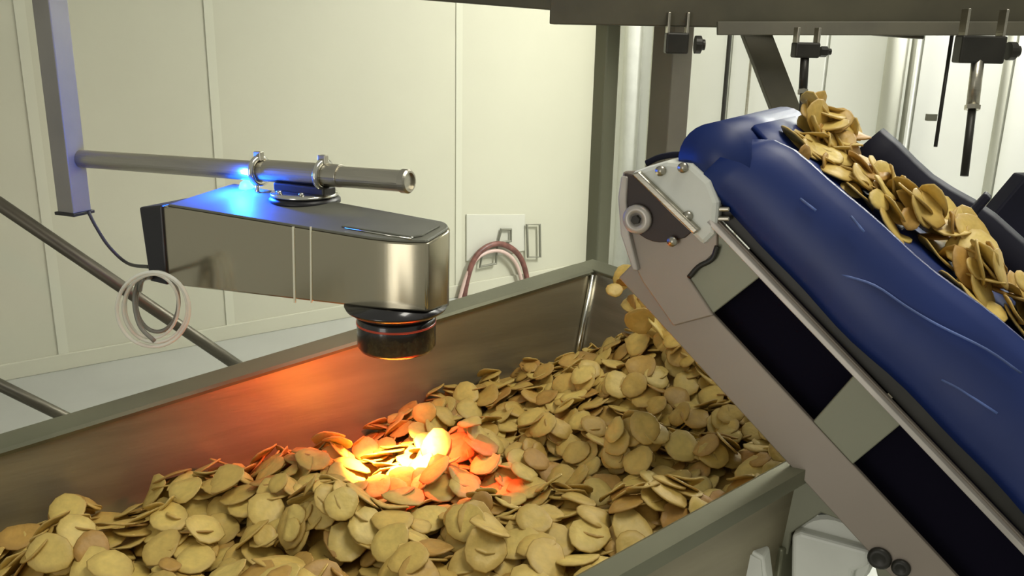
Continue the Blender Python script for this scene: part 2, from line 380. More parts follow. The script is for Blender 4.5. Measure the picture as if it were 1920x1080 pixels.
# choose the largest visible ones (late drops lie on top)
LAMP_SPOT = hit(765, 866, tp(0, 0, -0.10), TN)
cand = []
for i, pl in enumerate(placed):
    x, y, d = pix(tp(*pl[:3]))
    gi, gj = int(round((pl[0]-U0)/GS)), int(round((pl[1]-V0)/GS))
    onTop = Hg[min(gi, NU-1), min(gj, NV-1)]-pl[2] < 0.006
    hidden = x > 1290+ (y-600)*0.70 if y > 560 else False
    if onTop and 0 < x < 1920 and 0 < y < 1075 and not hidden: cand.append((d, i))
cand.sort(); chosen = [i for d, i in cand[:205]]; cs = set(chosen)
TONES = [('toasted brown', 0.06), ('golden', 0.45), ('pale cream', 0.97)]
def zone(pl):
    x, y, d = pix(tp(*pl[:3])); p = tp(*pl[:3])
    if (p-LAMP_SPOT).length < 0.085: return ('glowing in the lamp beam under the lens', 'chips lit by the lamp beam')
    if pl[1] < 0.10 and x < 640: return ('against the back wall of the trough', 'chips along the back wall of the trough')
    if x < 300: return ('in the left corner of the heap', 'chips in the left corner of the heap')
    if x < 620: return ('in the front heap left of the beam', 'chips in the left part of the front heap')
    if y > 960 and x < 960: return ('at the bottom edge below the beam', 'chips at the bottom edge below the beam')
    if y > 930: return ('along the front rim of the trough', 'chips along the front rim')
    if x < 900: return ('just beside the orange lamp beam', 'chips around the lamp beam')
    return ('on the slope right of the beam', 'chips on the slope right of the beam')
def describe(kind, tilt, tone):
    sz = 'small' if kind >= 10 or kind < 3 else ('medium' if kind < 7 else 'broad')
    po = 'lying flat' if tilt < 0.28 else ('tilted' if tilt < 0.7 else 'standing steeply')
    return '%s %s potato chip %s' % (sz, tone, po)
for i in chosen:
    pl = placed[i]
    o = bpy.data.objects.new('potato_chip', CHIP_ME[pl[5]]); COL.objects.link(o); o.matrix_world = chip_matrix(*pl)
    l, g = zone(pl); tn = random.choices(TONES, (1, 4, 4))[0]; o.color = (1, 1, 1, min(1, max(0, tn[1]+random.uniform(-0.06, 0.03))))
    tag(o, describe(pl[5], math.hypot(pl[3], pl[4]), tn[0])+' '+l, 'chip', g)
AV, AF, AR = [], [], []; off = 0
for i, pl in enumerate(placed):
    if i in cs: continue
    mt = np.array(chip_matrix(*pl)); r, vs, fs, rim = KINDS_[pl[5]]
    AV.append(vs@mt[:3, :3].T+mt[:3, 3]); AF += [tuple(q+off for q in f) for f in fs]; AR += rim; off += len(vs)
AV = np.concatenate(AV)
# the packed bed beneath the loose chips
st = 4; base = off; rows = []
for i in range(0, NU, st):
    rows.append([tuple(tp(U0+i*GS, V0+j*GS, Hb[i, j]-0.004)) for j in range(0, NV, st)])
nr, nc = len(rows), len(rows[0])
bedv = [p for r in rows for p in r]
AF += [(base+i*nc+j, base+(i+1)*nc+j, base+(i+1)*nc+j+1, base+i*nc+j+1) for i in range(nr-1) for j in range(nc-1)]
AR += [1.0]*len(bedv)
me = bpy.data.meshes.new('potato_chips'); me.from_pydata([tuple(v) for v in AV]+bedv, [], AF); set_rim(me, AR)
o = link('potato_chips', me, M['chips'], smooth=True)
tag(o, 'heap of small pale yellow potato chips filling the steel trough', 'chips', kind='stuff')

# ------------------------------------------------------------------ inclined blue conveyor
CE = azv(-60, 40).normalized(); CL = azv(30).normalized(); CW = CE.cross(CL).normalized()
if CW.z < 0: CW = -CW
CG = at(1350, 425, 1.09)
def cp(s, v, w): return CG - CE*s + CL*v + CW*w           # s runs down the slope from the head
def pl_(px, py, v=0.0): return hit(px, py, CG+CL*v, CL)
cv = thing('incline_conveyor', cp(0.6, 0.25, -0.2), 'inclined conveyor with a blue belt and pierced grey side plate over the trough', 'conveyor')
def cpoly(name, pts, m, th=0.006, v=0.0, bev=0.0, parent=None):
    b = B(); slab(b, [pl_(x, y, v) for x, y in pts], CL*th); return bm_obj(name, b, m, parent or cv, bev)
# side plate with real openings: lower flange, upper flange, cross bars
far = 0.62
def sw(px, py):
    q = pl_(px, py)-CG; return -q.dot(CE), q.dot(CW)
sA0, wB = sw(1335, 590); sA1, _ = sw(1525, 790); sT0, wT = sw(1425, 520); sT1, wT2 = sw(1610, 695)
sB0, wB2 = sw(1600, 870); sBT, _ = sw(1690, 795)
wt = (wT+wT2)/2; wb_ = (wB+wB2)/2; wlow = sw(1480, 872)[1]
b = B()
def strip(s0a, s0b, s1a, s1b, w0, w1):   # quad between w0 (lower) and w1 (upper)
    slab(b, [cp(s0a, 0, w0), cp(s1a, 0, w0), cp(s1b, 0, w1), cp(s0b, 0, w1)], CL*0.008)
strip(-0.045, -0.045, 1.0, 1.0, wlow, wb_)
bm_obj('lower_flange', b, M['plate'], cv, 0.0015)
b = B(); strip(-0.03, -0.03, 1.0, 1.0, wt, 0.004); bm_obj('upper_flange', b, M['plate'], cv, 0.001)
b = B(); strip(-0.06, -0.03, sA0, sT0, wb_, wt); bm_obj('cross_bar', b, M['bar'], cv, 0.0015)
b = B(); strip(sA1, sT1, sB0, sBT, wb_, wt); bm_obj('cross_bar', b, M['bar'], cv, 0.0015)
b = B(); strip(sB0+0.27, sBT+0.27, sB0+0.34, sBT+0.34, wb_, wt); bm_obj('cross_bar', b, M['bar'], cv, 0.0015)
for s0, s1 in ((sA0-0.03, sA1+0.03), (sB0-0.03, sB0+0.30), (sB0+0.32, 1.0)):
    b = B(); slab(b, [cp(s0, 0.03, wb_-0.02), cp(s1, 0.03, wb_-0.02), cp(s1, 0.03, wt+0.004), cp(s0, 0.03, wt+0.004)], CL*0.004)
    bm_obj('opening_shade', b, M['pit'], cv)  # near-black sheet stands in for the shaded interior behind the openings
# bright lip of the upper flange
b = B(); box(b, (cp(0.485, -0.004, -0.002)), CE*0.50, CL*0.006, CW*0.0035); bm_obj('edge_lip', b, M['guard'], cv, 0.001)
# dark strip painting the shadow band between plate and belt
b = B(); slab(b, [cp(-0.02, 0.012, 0.004), cp(1.0, 0.012, 0.004), cp(1.0, 0.012, 0.03), cp(-0.02, 0.012, 0.03)], CL*0.02)
bm_obj('belt_gap_shade', b, M['dark'], cv)
# blue belt: rounded near side skirt, flat carrying run, wrap round the head roller
SK = [(0.004, 0.018), (-0.004, 0.03), (-0.006, 0.06), (0.0, 0.085), (0.012, 0.108), (0.028, 0.120), (0.045, 0.118), (0.06, 0.100)]
def bw_(s): return 0.09*max(0.0, s)
def sweep(name, prof, s0, s1, m, n=24, wob=0.0, th=0.004, seed=1):
    rs = random.Random(seed); ph = rs.uniform(0, 6)
    b = B(); rows = []
    for i in range(n+1):
        s = s0+(s1-s0)*i/n; k = wob*(math.sin(s*19+ph)+0.6*math.sin(s*41+2*ph))
        rows.append([b.verts.new(cp(s, v+k*0.5, (w*(1+0.75*max(0, s))*(0.72+0.28*min(1, max(0, (s-s0)/0.06))**0.5) if name == 'near_skirt' else w+bw_(s))+k)) for v, w in prof])
    for a, c in zip(rows, rows[1:]):
        for j in range(len(prof)-1): b.faces.new((a[j], a[j+1], c[j+1], c[j]))
    o = bm_obj(name, b, m, cv, smooth=True)
    md = o.modifiers.new('solid', 'SOLIDIFY'); md.thickness = th; md.offset = -1
    return o
CHV = 0.185; BW = 0.32; S0 = -0.075
sweep('near_skirt', SK, S0+0.015, 1.0, M['blue'], 40, 0.002, seed=3)
sweep('belt', [(0.05, 0.098), (0.2, 0.094), (0.35, 0.094), (BW, 0.098)], S0+0.01, 1.0, M['blue'], 30, 0.001, 0.006, seed=5)
b = B(); tube(b, [cp(S0+0.012, 0.0, 0.052), cp(S0+0.012, BW+0.01, 0.052)], 0.045, 28); bm_obj('head_roller', b, M['blue'], cv, smooth=True)
sweep('far_skirt', [(BW-0.02, 0.10), (BW+0.0, 0.14), (BW+0.012, 0.15), (BW+0.03, 0.155)], 0.03, 1.0, M['navy'], 30, 0.004, seed=9)  # far side of the blue skirt, its shade put into the navy
for s in (0.20, 0.46, 0.72):
    b = B(); rs = random.Random(int(s*100))
    q = bw_(s); slab(b, [cp(s, CHV+0.05, 0.096+q), cp(s, BW-0.01, 0.096+q), cp(s-0.012, BW-0.01, 0.18+q), cp(s-0.012, CHV+0.10, 0.18+q)], CE*-0.012)
    bm_obj('cleat', b, M['navy'], cv, 0.003)
# pale tubes painting highlight streaks on the skirt
for pts in (((1578, 515), (1640, 535), (1700, 575), (1760, 610), (1850, 655), (1915, 700)), ((1765, 712), (1800, 730), (1870, 775)), ((1500, 372), (1530, 395)), ((1595, 405), (1620, 435))):
    b = B(); tube(b, spline([hit(x, y, cp(0, -0.0045, 0.075), (CL*0.9+CW*0.0).normalized()) for x, y in pts], 4), 0.0016, 6)
    bm_obj('highlight_line', b, M['streak'], cv, smooth=True)
# head: guard, dark triangular bracket, bolt ring, pale end block
cpoly('head_guard', [(1168, 322), (1160, 360), (1166, 430), (1185, 490), (1205, 530), (1262, 612), (1338, 592), (1292, 522), (1345, 470), (1345, 380), (1320, 330), (1240, 318)], M['plate'], 0.010, -0.004, 0.002)
cpoly('guard_lip', [(1164, 330), (1158, 370), (1163, 440), (1186, 508), (1196, 508), (1180, 440), (1174, 380), (1176, 332)], M['guard'], 0.02, -0.012, 0.002)
arc = [(1240+62*math.cos(math.radians(a)), 395+60*math.sin(math.radians(a))) for a in range(70, 200, 12)]
cpoly('bearing_bracket', [(1170, 325), (1188, 330), (1300, 432), (1284, 446), (1262, 452)]+arc[1:-1], M['brown'], 0.008, -0.008, 0.001)
c = pl_(1195, 411, -0.012)
b = B(); lathe(b, c, -CL, [(0.019, -0.003), (0.019, 0.003), (0.016, 0.006), (0.009, 0.006), (0.008, 0.002), (0.0, 0.002)], 28)
bt = bm_obj('bolt_ring', b, M['guard'], cv, smooth=True)
b = B(); lathe(b, c, -CL, [(0.006, 0.0), (0.006, 0.008), (0.0, 0.008)], 6); bm_obj('bolt', b, M['dark'], bt)
cpoly('pale_end_block', [(1180, 325), (1214, 312), (1250, 302), (1295, 308), (1330, 340), (1345, 380), (1340, 440), (1318, 462), (1296, 440), (1262, 408)], M['white'], 0.05, -0.01, 0.006)
cpoly('clamp_edge', [(1182, 326), (1196, 322), (1310, 432), (1300, 440)], M['steel'], 0.016, -0.02, 0.002)
for x, y in ((1240, 320), (1282, 314), (1262, 452), (1290, 405)):
    b = B(); lathe(b, pl_(x, y, -0.011), -CL, [(0.0065, 0), (0.0065, 0.005), (0, 0.006)], 12); bm_obj('screw', b, M['steel'], cv, smooth=True)
for y in (388, 406):
    cpoly('spacer', [(1326, y), (1368, y), (1368, y+9), (1326, y+9)], M['steel'], 0.02, -0.002, 0.002)
b = B(); tube(b, spline([pl_(x, y, -0.006) for x, y in ((1292, 520), (1310, 500), (1335, 486), (1345, 462))], 5), 0.0035, 8); bm_obj('drip_lip', b, M['dark'], cv, smooth=True)
b = B(); tube(b, spline([pl_(x, y, 0.02) for x, y in ((1212, 306), (1240, 294), (1280, 290), (1330, 300))], 5), 0.004, 8); bm_obj('blue_scraper_strip', b, M['navy'], cv, smooth=True)
# gusset and leg
cpoly('gusset', [(1408, 905), (1500, 860), (1640, 1010), (1700, 1080), (1730, 1130), (1650, 1100), (1632, 1030), (1600, 985), (1540, 962), (1484, 1000), (1478, 1040), (1408, 1046)], M['bar'], 0.01, 0.03, 0.002)
p = pl_(1456, 1060, 0.045)
b = B(); box(b, (p.x, p.y, p.z/2+0.02), (0.018, 0, 0), (0, 0.018, 0), (0, 0, p.z/2+0.02)); bm_obj('leg', b, M['post'], cv, 0.003)
p2 = cp(0.05, BW, -0.1)
# ribbed gear motor below the plate
mo = thing('gear_motor', pl_(1555, 1080, 0.06), 'white ribbed gear motor hanging under the conveyor side plate', 'motor')
b = B(); slab(b, [pl_(x, y, 0.015) for x, y in ((1484, 1004), (1500, 998), (1632, 1034), (1630, 1062), (1600, 1072), (1590, 1130), (1482, 1130))], CL*0.09); bm_obj('gear_housing', b, M['white'], mo, 0.006, 3)
ax0 = pl_(1560, 1036, 0.03)
b = B(); lathe(b, ax0, CL, [(0.046, 0.0), (0.05, 0.006), (0.05, 0.12), (0.04, 0.13), (0.0, 0.13)], 32); bm_obj('motor_body', b, M['white'], mo, smooth=False)
for k in range(7):
    a = math.radians(40+k*20); d = CW*math.sin(a)+CE*math.cos(a)*-1
    b = B(); box(b, ax0+d*0.052+CL*0.06, d*0.006, d.cross(CL)*0.002, CL*0.055); bm_obj('cooling_fin', b, M['white'], mo)
for x, y, r in ((1650, 1044, 0.014), (1690, 1062, 0.011)):
    b = B(); lathe(b, pl_(x, y, 0.002), -CL, [(r, 0), (r, 0.006), (r*0.7, 0.009), (r*0.5, 0.007), (0, 0.007)], 20); bm_obj('motor_plug', b, M['dark'], mo, smooth=True)
jb = thing('junction_box', pl_(1400, 1070, -0.03), 'small white junction box left of the conveyor leg', 'box')
b = B(); slab(b, [pl_(x, y, -0.03) for x, y in ((1376, 1052), (1404, 1028), (1432, 1046), (1440, 1110), (1392, 1120))], CL*0.03); bm_obj('box_body', b, M['white'], jb, 0.003)
b = B(); slab(b, [pl_(x, y, -0.033) for x, y in ((1383, 1056), (1404, 1038), (1426, 1052), (1430, 1100), (1396, 1106))], CL*0.004); bm_obj('box_lid', b, M['white'], jb, 0.001)

# chips riding on the belt, and chips falling from its head
def lmat(p, n, rot):
    a = n.orthogonal().normalized(); q = n.cross(a); a, q = a*math.cos(rot)+q*math.sin(rot), q*math.cos(rot)-a*math.sin(rot)
    return Matrix(((a.x, q.x, n.x, p.x), (a.y, q.y, n.y, p.y), (a.z, q.z, n.z, p.z), (0, 0, 0, 1)))
def loose(p, n, kind, rot, label, group):
    o = bpy.data.objects.new('potato_chip', CHIP_ME[kind]); COL.objects.link(o); o.matrix_world = lmat(p, n, rot)
    tn = random.choices(TONES, (1, 4, 3))[0]; o.color = (1, 1, 1, tn[1])
    tag(o, describe(kind, 1-abs(n.dot(CW)) if 'riding' in label else 0.5, tn[0])+' '+label, 'chip', group)
AV, AF, AR = [], [], []; off = 0; NB = 260
for k in range(NB):
    s = random.uniform(-0.03, 0.80); c0 = CHV+0.015*math.sin(s*17)+0.02*math.sin(s*41)
    wid = 0.032+0.04*max(0, s)+0.02*math.sin(s*9+1)**2; v = c0+max(-1.6, min(1.6, random.gauss(0, 0.8)))*wid
    hh = 0.045*max(0.0, 1-((v-c0)/(wid*1.7))**2); n = (CW+CE*random.gauss(0, 0.45)+CL*random.gauss(0, 0.45)).normalized()
    kd = random.randrange(12); hh *= 0.25+0.75*min(1, max(0, (s-0.02)/0.12)); p = cp(s, v, 0.102+bw_(s)+hh*(1 if k >= NB-80 else random.random())); rot = random.uniform(0, 6)
    if k >= NB-80:
        where = 'riding near the top of the blue belt' if s < 0.15 else ('riding halfway up the blue belt' if s < 0.4 else 'riding low on the blue belt')
        loose(p, n, kd, rot, where, 'chips '+where)
    else:
        mt = np.array(lmat(p, n, rot)); r, vs, fs, rim = KINDS_[kd]
        AV.append(vs@mt[:3, :3].T+mt[:3, 3]); AF += [tuple(q+off for q in f) for f in fs]; AR += rim; off += len(vs)
for k in range(26):
    p = cp(random.uniform(-0.06, 0.02), random.uniform(0.20, 0.29), 0.104+random.random()*0.035); n = (CW+CE*random.gauss(0, 0.5)+CL*random.gauss(0, 0.5)).normalized()
    mt = np.array(lmat(p, n, random.uniform(0, 6))); r, vs, fs, rim = KINDS_[random.randrange(12)]
    AV.append(vs@mt[:3, :3].T+mt[:3, 3]); AF += [tuple(q+off for q in f) for f in fs]; AR += rim; off += len(vs)
me = bpy.data.meshes.new('belt_chips'); me.from_pydata([tuple(v) for v in np.concatenate(AV)], [], AF); set_rim(me, AR)
tag(link('belt_chips', me, M['chips'], smooth=True), 'ridge of yellow potato chips heaped along the blue belt', 'chips', kind='stuff')
for k in range(13):
    f_ = k/12; p = at(1195+random.gauss(0, 1)*22+25*f_, 520+f_*95, 1.62+random.uniform(-0.05, 0.08))
    loose(p, V((random.gauss(0, 1), random.gauss(0, 1), random.gauss(0, 1)+0.5)).normalized(), random.randrange(12), random.uniform(0, 6), 'falling in the air below the conveyor head', 'chips falling from the conveyor head')

# ------------------------------------------------------------------ lamp sensor over the trough
SB = azv(-63).normalized(); SC = azv(27).normalized()
TRp = at(785, 465, 1.20)
def sf(px, py, off=0.0): return hit(px, py, TRp+SC*off, SC)      # on the front face
def sr(px, py): return hit(px, py, TRp, SB)                       # on the right face
def slf(px, py, base): return hit(px, py, base, SB)
se = thing('optical_sensor', sf(560, 560)+SC*0.05, 'steel box shaped optical sensor with black lens hanging above the chips', 'sensor')
tl, trr, br, bl = sf(305, 386), TRp, sf(785, 588), sf(312, 533)
ebr, gbr = sr(858, 424), sr(856, 572)
WB = (ebr-trr).dot(SC)
ftl = slf(432, 346, tl); fbl = bl+SC*WB
# housing outline in plan, rounded at the two right corners, top and bottom heights interpolated
def side(t, top):     # a point on the front face at fraction t from left to right
    return tl.lerp(trr, t) if top else bl.lerp(br, t)
def backp(t, top):
    return ftl.lerp(ebr, t) if top else fbl.lerp(gbr, t)
def plan(top, grow=0.0):
    out = []
    q = lambda t, s: side(t, top).lerp(backp(t, top), s)
    L = (trr-tl).length; rr = 0.030/L; rs_ = 0.030/WB
    out.append(q(0.0, 0.0))
    t0 = 0.80
    for k in range(1, 7): out.append(q(k/6*t0, 0.0))
    th = math.radians(24); Rr = (1-t0)*L/math.sin(th)     # the nose of the front face curves back by 24 degrees
    for k in range(1, 15):
        a = th*k/14; out.append(q(t0+Rr*math.sin(a)/L, Rr*(1-math.cos(a))/WB))
    sE = Rr*(1-math.cos(th))/WB
    out.append(q(1.0+0.002/L, sE+0.004/WB))
    for k in range(0, 9):
        a = math.radians(90*k/8); out.append(q(1-rr+rr*math.cos(a), 1-rs_+rs_*math.sin(a)))
    out.append(q(0.5, 1.0)); out.append(q(0.0, 1.0))
    return out
b = B(); hexa(b, plan(False), plan(True)); ho = bm_obj('housing', b, M['sensor'], se, 0.0025, 2)
for p_ in ho.data.polygons: p_.use_smooth = True
try:
    ho.data.set_sharp_from_angle(angle=math.radians(30))
except Exception: pass
cen = sum(plan(True), V())/len(plan(True))
b = B(); hexa(b, [p+(cen-p)*0.02+Z*0.0005 for p in plan(True)], [p+(cen-p)*0.035+Z*0.004 for p in plan(True)]); bm_obj('top_cover', b, M['sensor_top'], se, 0.001)
# raised inspection lid near the right end
def tpnt(t, s): return side(t, True).lerp(backp(t, True), s)+Z*0.004
b = B(); lid = [tpnt(t, s) for t, s in ((0.70, 0.16), (0.95, 0.18), (0.97, 0.3), (0.97, 0.75), (0.94, 0.84), (0.70, 0.84))]
slab(b, lid, Z*0.003); bm_obj('inspection_lid', b, M['sensor_top'], se, 0.002)
b = B(); 
for k in range(2): tube(b, [tpnt(0.72, 0.14+0.05*k)+Z*0.001, tpnt(0.955, 0.14+0.05*k)+Z*0.001], 0.0013, 6)
bm_obj('lid_trim', b, M['chrome'], se, smooth=True)
# black end cap
cpf = [sf(264, 388), sf(306, 384), sf(317, 534), sf(284, 526)]
b = B(); slab(b, [p-SC*0.004 for p in cpf], SC*(WB*0.95)); bm_obj('end_cap', b, M['black'], se, 0.003)
for x0, x1, w in ((549, 552, 1.7), (582, 583, 1.3)):
    b = B(); slab(b, [sf(x0-w, 425, -0.001), sf(x0+w, 425, -0.001), sf(x1+w, 568, -0.001), sf(x1-w, 568, -0.001)], SC*0.002); bm_obj('face_strip', b, M['trim'], se)  # two thin pale upright strips on the front face
# lens barrel
LC = sf(743, 588)+SC*(WB*0.52)+Z*0.0
dl = (LC-EYE).dot(CF); rl = 74*dl/FPX
LC = at(743, 585, dl)
b = B(); lathe(b, LC+Z*0.012, -Z, [(rl*1.30, 0), (rl*1.26, 0.005), (rl*1.08, 0.012), (rl*1.0, 0.014), (0, 0.014)], 48); bm_obj('lens_flange', b, M['gloss_black'], se, smooth=True)
b = B(); lathe(b, LC+Z*-0.004, -Z, [(rl*0.98, 0), (rl, 0.004), (rl, 0.044), (rl*0.94, 0.050), (rl*0.8, 0.052), (rl*0.78, 0.044), (0, 0.044)], 48)
lb = bm_obj('lens_barrel', b, M['gloss_black'], se, smooth=True)
b = B(); lathe(b, LC-Z*0.0125, -Z, [(rl*1.012, 0), (rl*1.012, 0.003), (0, 0.003)], 48); bm_obj('glint_ring', b, M['redglint'], lb, smooth=True)  # emission stands in for a reddish reflection on the barrel
b = B(); lathe(b, LC-Z*0.0485, -Z, [(rl*0.7, 0), (rl*0.7, 0.002), (0, 0.003)], 32); bm_obj('lens_glass', b, M['lensglass'], lb)
def spot(name, loc, tgt, ang, blend, power, col, rad=0.01):
    l = bpy.data.lights.new(name, 'SPOT'); l.energy = power; l.color = col; l.spot_size = math.radians(ang); l.spot_blend = blend; l.shadow_soft_size = rad
    o = bpy.data.objects.new(name, l); COL.objects.link(o); o.location = loc; o.rotation_euler = (V(tgt)-V(loc)).to_track_quat('-Z', 'Y').to_euler(); return o
LB = LC-Z*0.066
spot('lens_lamp_light', LB, hit(745, 868, tp(0, 0, -0.10), TN), 54, 0.9, 120, (1, 0.46, 0.13))
spot('lens_lamp_light', LB, hit(815, 905, tp(0, 0, -0.10), TN), 64, 0.9, 26, (1, 0.05, 0.015))
spot('lens_lamp_light', LB, hit(560, 740, TO, Y), 100, 1.0, 9.0, (1, 0.12, 0.05))
# mounting turntable on the housing
mc = hit(572, 378, tpnt(0.5, 0.5), Z); dm = (mc-EYE).dot(CF); rm = 66*dm/FPX
b = B(); lathe(b, mc+Z*0.0, Z, [(rm, 0), (rm, 0.006), (rm*0.9, 0.011), (0, 0.011)], 40); tt = bm_obj('turntable', b, M['black'], se, smooth=True)
b = B(); lathe(b, mc+Z*0.011, Z, [(rm*0.93, 0), (rm*0.97, 0.002), (rm*0.93, 0.005), (rm*0.6, 0.006), (0, 0.006)], 40); bm_obj('chrome_ring', b, M['chrome'], tt, smooth=True)
for a in range(0, 360, 60):
    b = B(); q = mc+Z*0.017+(X*math.cos(math.radians(a))+Y*math.sin(math.radians(a)))*rm*0.75
    lathe(b, q, Z, [(0.0045, 0), (0.0045, 0.004), (0, 0.005)], 10); bm_obj('screw', b, M['chrome'], tt, smooth=True)
b = B(); box(b, mc+Z*0.022, SB*rm*0.9, SC*0.016, Z*0.007); bm_obj('saddle', b, M['dark'], se, 0.003)
# blue status lamp
lp = hit(462, 352, tpnt(0.3, 0.62)+Z*0.006, Z)
b = B(); lathe(b, lp-Z*0.004, Z, [(0.012, 0), (0.012, 0.006), (0.009, 0.013), (0.004, 0.016), (0, 0.0165)], 20); bm_obj('blue_status_light', b, M['led'], se, smooth=True)
pl2 = bpy.data.lights.new('status_lamp_light', 'POINT'); pl2.energy = 6.5; pl2.color = (0.01, 0.10, 1.0); pl2.shadow_soft_size = 0.01
o = bpy.data.objects.new('status_lamp_light', pl2); COL.objects.link(o); o.location = lp-SC*0.032+Z*0.03-SB*0.014

# ------------------------------------------------------------------ rod, clamps and drop post
RC = mc+Z*0.0
rodp = SC
rp0 = hit(130, 296, RC, SC); rp1 = hit(764, 340, RC, SC)
rr_ = 20.5*(rp1-EYE).dot(CF)/FPX
ro = thing('mounting_rod', rp0, 'round stainless mounting rod that carries the box sensor', 'rod')
b = B(); tube(b, [rp0, rp1], rr_, 28); bm_obj('rod', b, M['steel'], ro, 0.001)
dirr = (rp1-rp0).normalized()
b = B(); lathe(b, rp1-dirr*0.008, dirr, [(rr_*1.12, 0), (rr_*1.12, 0.010), (rr_*0.95, 0.013), (rr_*0.8, 0.013), (rr_*0.78, 0.009), (0, 0.009)], 32); bm_obj('end_collar', b, M['steel'], ro)
s0_, s1_ = hit(502, 320, RC, SC), hit(640, 330, RC, SC)
b = B(); tube(b, [s0_, s1_], rr_*1.1, 28); bm_obj('sleeve', b, M['steel'], ro, 0.001)
for px, py in ((487, 320), (607, 328)):
    c = hit(px, py, RC, SC)
    cl = thing('pipe_clamp', c-Z*rr_*1.3, 'chrome pipe clamp around the rod %s' % ('next to the blue status light' if px < 500 else 'nearer the rod end'), 'clamp', 'pipe clamps on the mounting rod')
    b = B(); ring = [c+(Z*math.cos(t)+SC*math.sin(t))*rr_*1.28 for t in [2*math.pi*k/28 for k in range(28)]]; tube(b, ring, 0.0055, 8, closed=True); bm_obj('band', b, M['chrome'], cl, smooth=True)
    b = B(); box(b, c+Z*rr_*1.5, dirr*0.007, SC*0.005, Z*0.007); bm_obj('clamp_screw_block', b, M['steel'], cl, 0.001)
    b = B(); tube(b, [c-Z*rr_*1.2-SC*rr_*0.5, c-Z*(rr_*1.2+0.028)-SC*rr_*0.5], 0.004, 10); bm_obj('stud', b, M['chrome'], cl, smooth=True)
# drop post: a square tube turned a little, down from the beam
dp = (rp0-EYE).dot(CF)
pb = at(140, 396, dp+0.01); hw = 0.0205
ph = math.radians(22); ua = V((CR.x, CR.y, 0)).normalized(); uf = V((CF.x, CF.y, 0)).normalized()
e1 = (ua*math.cos(ph)-uf*math.sin(ph)); e2 = (ua*math.sin(ph)+uf*math.cos(ph))
dpst = thing('drop_post', pb, 'square grey steel drop post holding the mounting rod at the left', 'post')
b = B(); box(b, pb+Z*0.36, e1*hw, e2*hw, Z*0.36); bm_obj('post_tube', b, M['postmetal'], dpst, 0.002)
b = B(); box(b, pb-Z*0.002, e1*(hw+0.004), e2*(hw+0.004), Z*0.003); bm_obj('post_foot_cap', b, M['dark'], dpst, 0.001)
b = B(); tube(b, spline([at(165, 396, dp), at(180, 425, dp), at(205, 463, dp), at(240, 494, dp-0.01), sf(284, 501, 0.02)], 8), 0.0032, 8)
tag(bm_obj('sensor_cable', b, M['cable'], smooth=True), 'thin black cable drooping from the drop post to the black end cap', 'cable')
# loop of clear tubing
cd = thing('coiled_tubing', at(285, 520, 1.36), 'coil of clear plastic tubing hanging below the sensor end cap', 'tubing')
for k, (cx, cy, rx, ry, m, r) in enumerate(((287, 580, 68, 70, 'clear', 0.0030), (291, 578, 60, 64, 'clear', 0.0026), (285, 574, 50, 60, 'clear', 0.0024), (295, 566, 40, 56, 'smoke', 0.0034))):
    pts = [at(cx+rx*math.cos(t), cy+ry*math.sin(t), 1.37+0.008*k+0.02*math.sin(t)) for t in [2*math.pi*j/40 for j in range(40)]]
    b = B(); tube(b, pts, r, 8, closed=True); bm_obj('tube_turn', b, M[m], cd, smooth=True)
b = B(); tube(b, spline([at(262, 520, 1.38), at(252, 560, 1.38), at(262, 610, 1.38), at(290, 640, 1.38)], 6), 0.0036, 8); bm_obj('tube_tail', b, M['smoke'], cd, smooth=True)
b = B(); tube(b, spline([sf(290, 520, 0.03), at(268, 524, 1.375), at(262, 545, 1.378)], 6), 0.0036, 8); bm_obj('tube_tail', b, M['smoke'], cd, smooth=True)

# ------------------------------------------------------------------ braces behind the trough
def brace(a, c, d0, d1, r, label):
    p, q = at(*a, d0), at(*c, d1); dd = (q-p).normalized()
    g = p.z; 
    b = B(); tube(b, [p-dd*0.6, q+dd*(max(0.0, (q.z-0.02)/max(0.05, -dd.z)))], r, 16); return tag(bm_obj('brace_tube', b, M['brace'], smooth=True), label, 'tube')
brace((0, 383), (455, 692), 2.3, 2.7, 0.018, 'long dark steel brace tube sloping behind the sensor down to the trough')
brace((0, 722), (122, 782), 2.5, 2.6, 0.017, 'short dark steel tube end at the left low behind the trough')

# ------------------------------------------------------------------ wall hose and plaque
wy = WY-0.02
def onw(px, py, o_=0.02): return hit(px, py, (0, WY-o_, 0), Y)
b = B(); slab(b, [onw(x, y, 0.012) for x, y in ((875, 402), (985, 402), (985, 470), (875, 490))], Y*0.012)
tag(bm_obj('wall_plaque', b, M['plaque'], bevel=0.003), 'pale grey blank plaque on the wall behind the hose arch', 'plaque')
def hose(pts, r, m, label):
    b = B(); tube(b, spline([onw(x, y, 0.05) for x, y in pts], 8), r, 10); tag(bm_obj('wall_hose', b, m, smooth=True), label, 'hose')
hose(((868, 600), (872, 545), (885, 495), (905, 468), (935, 457), (965, 470), (983, 500), (994, 560)), 0.018, M['hose'], 'reddish brown hose bent in an arch on the wall right of the sensor')
hose(((855, 610), (862, 560), (878, 510), (900, 480), (932, 470), (958, 482), (974, 510), (984, 560)), 0.012, M['pinkhose'], 'pale pink hose running inside the reddish brown arch')
def clip(pts, label):
    b = B(); tube(b, [onw(x, y, 0.03) for x, y in pts], 0.009, 6, closed=True); tag(bm_obj('wall_bracket', b, M['wire'], smooth=False), label, 'bracket')
clip(((988, 421), (1012, 421), (1013, 482), (990, 482)), 'tall thin rectangular wire bracket on the wall right of the hose')
clip(((940, 430), (958, 430), (958, 452), (934, 455)), 'small square wire bracket above the top of the hose arch')
clip(((900, 500), (930, 494), (932, 462), (905, 468)), 'bent wire bracket inside the hose arch')

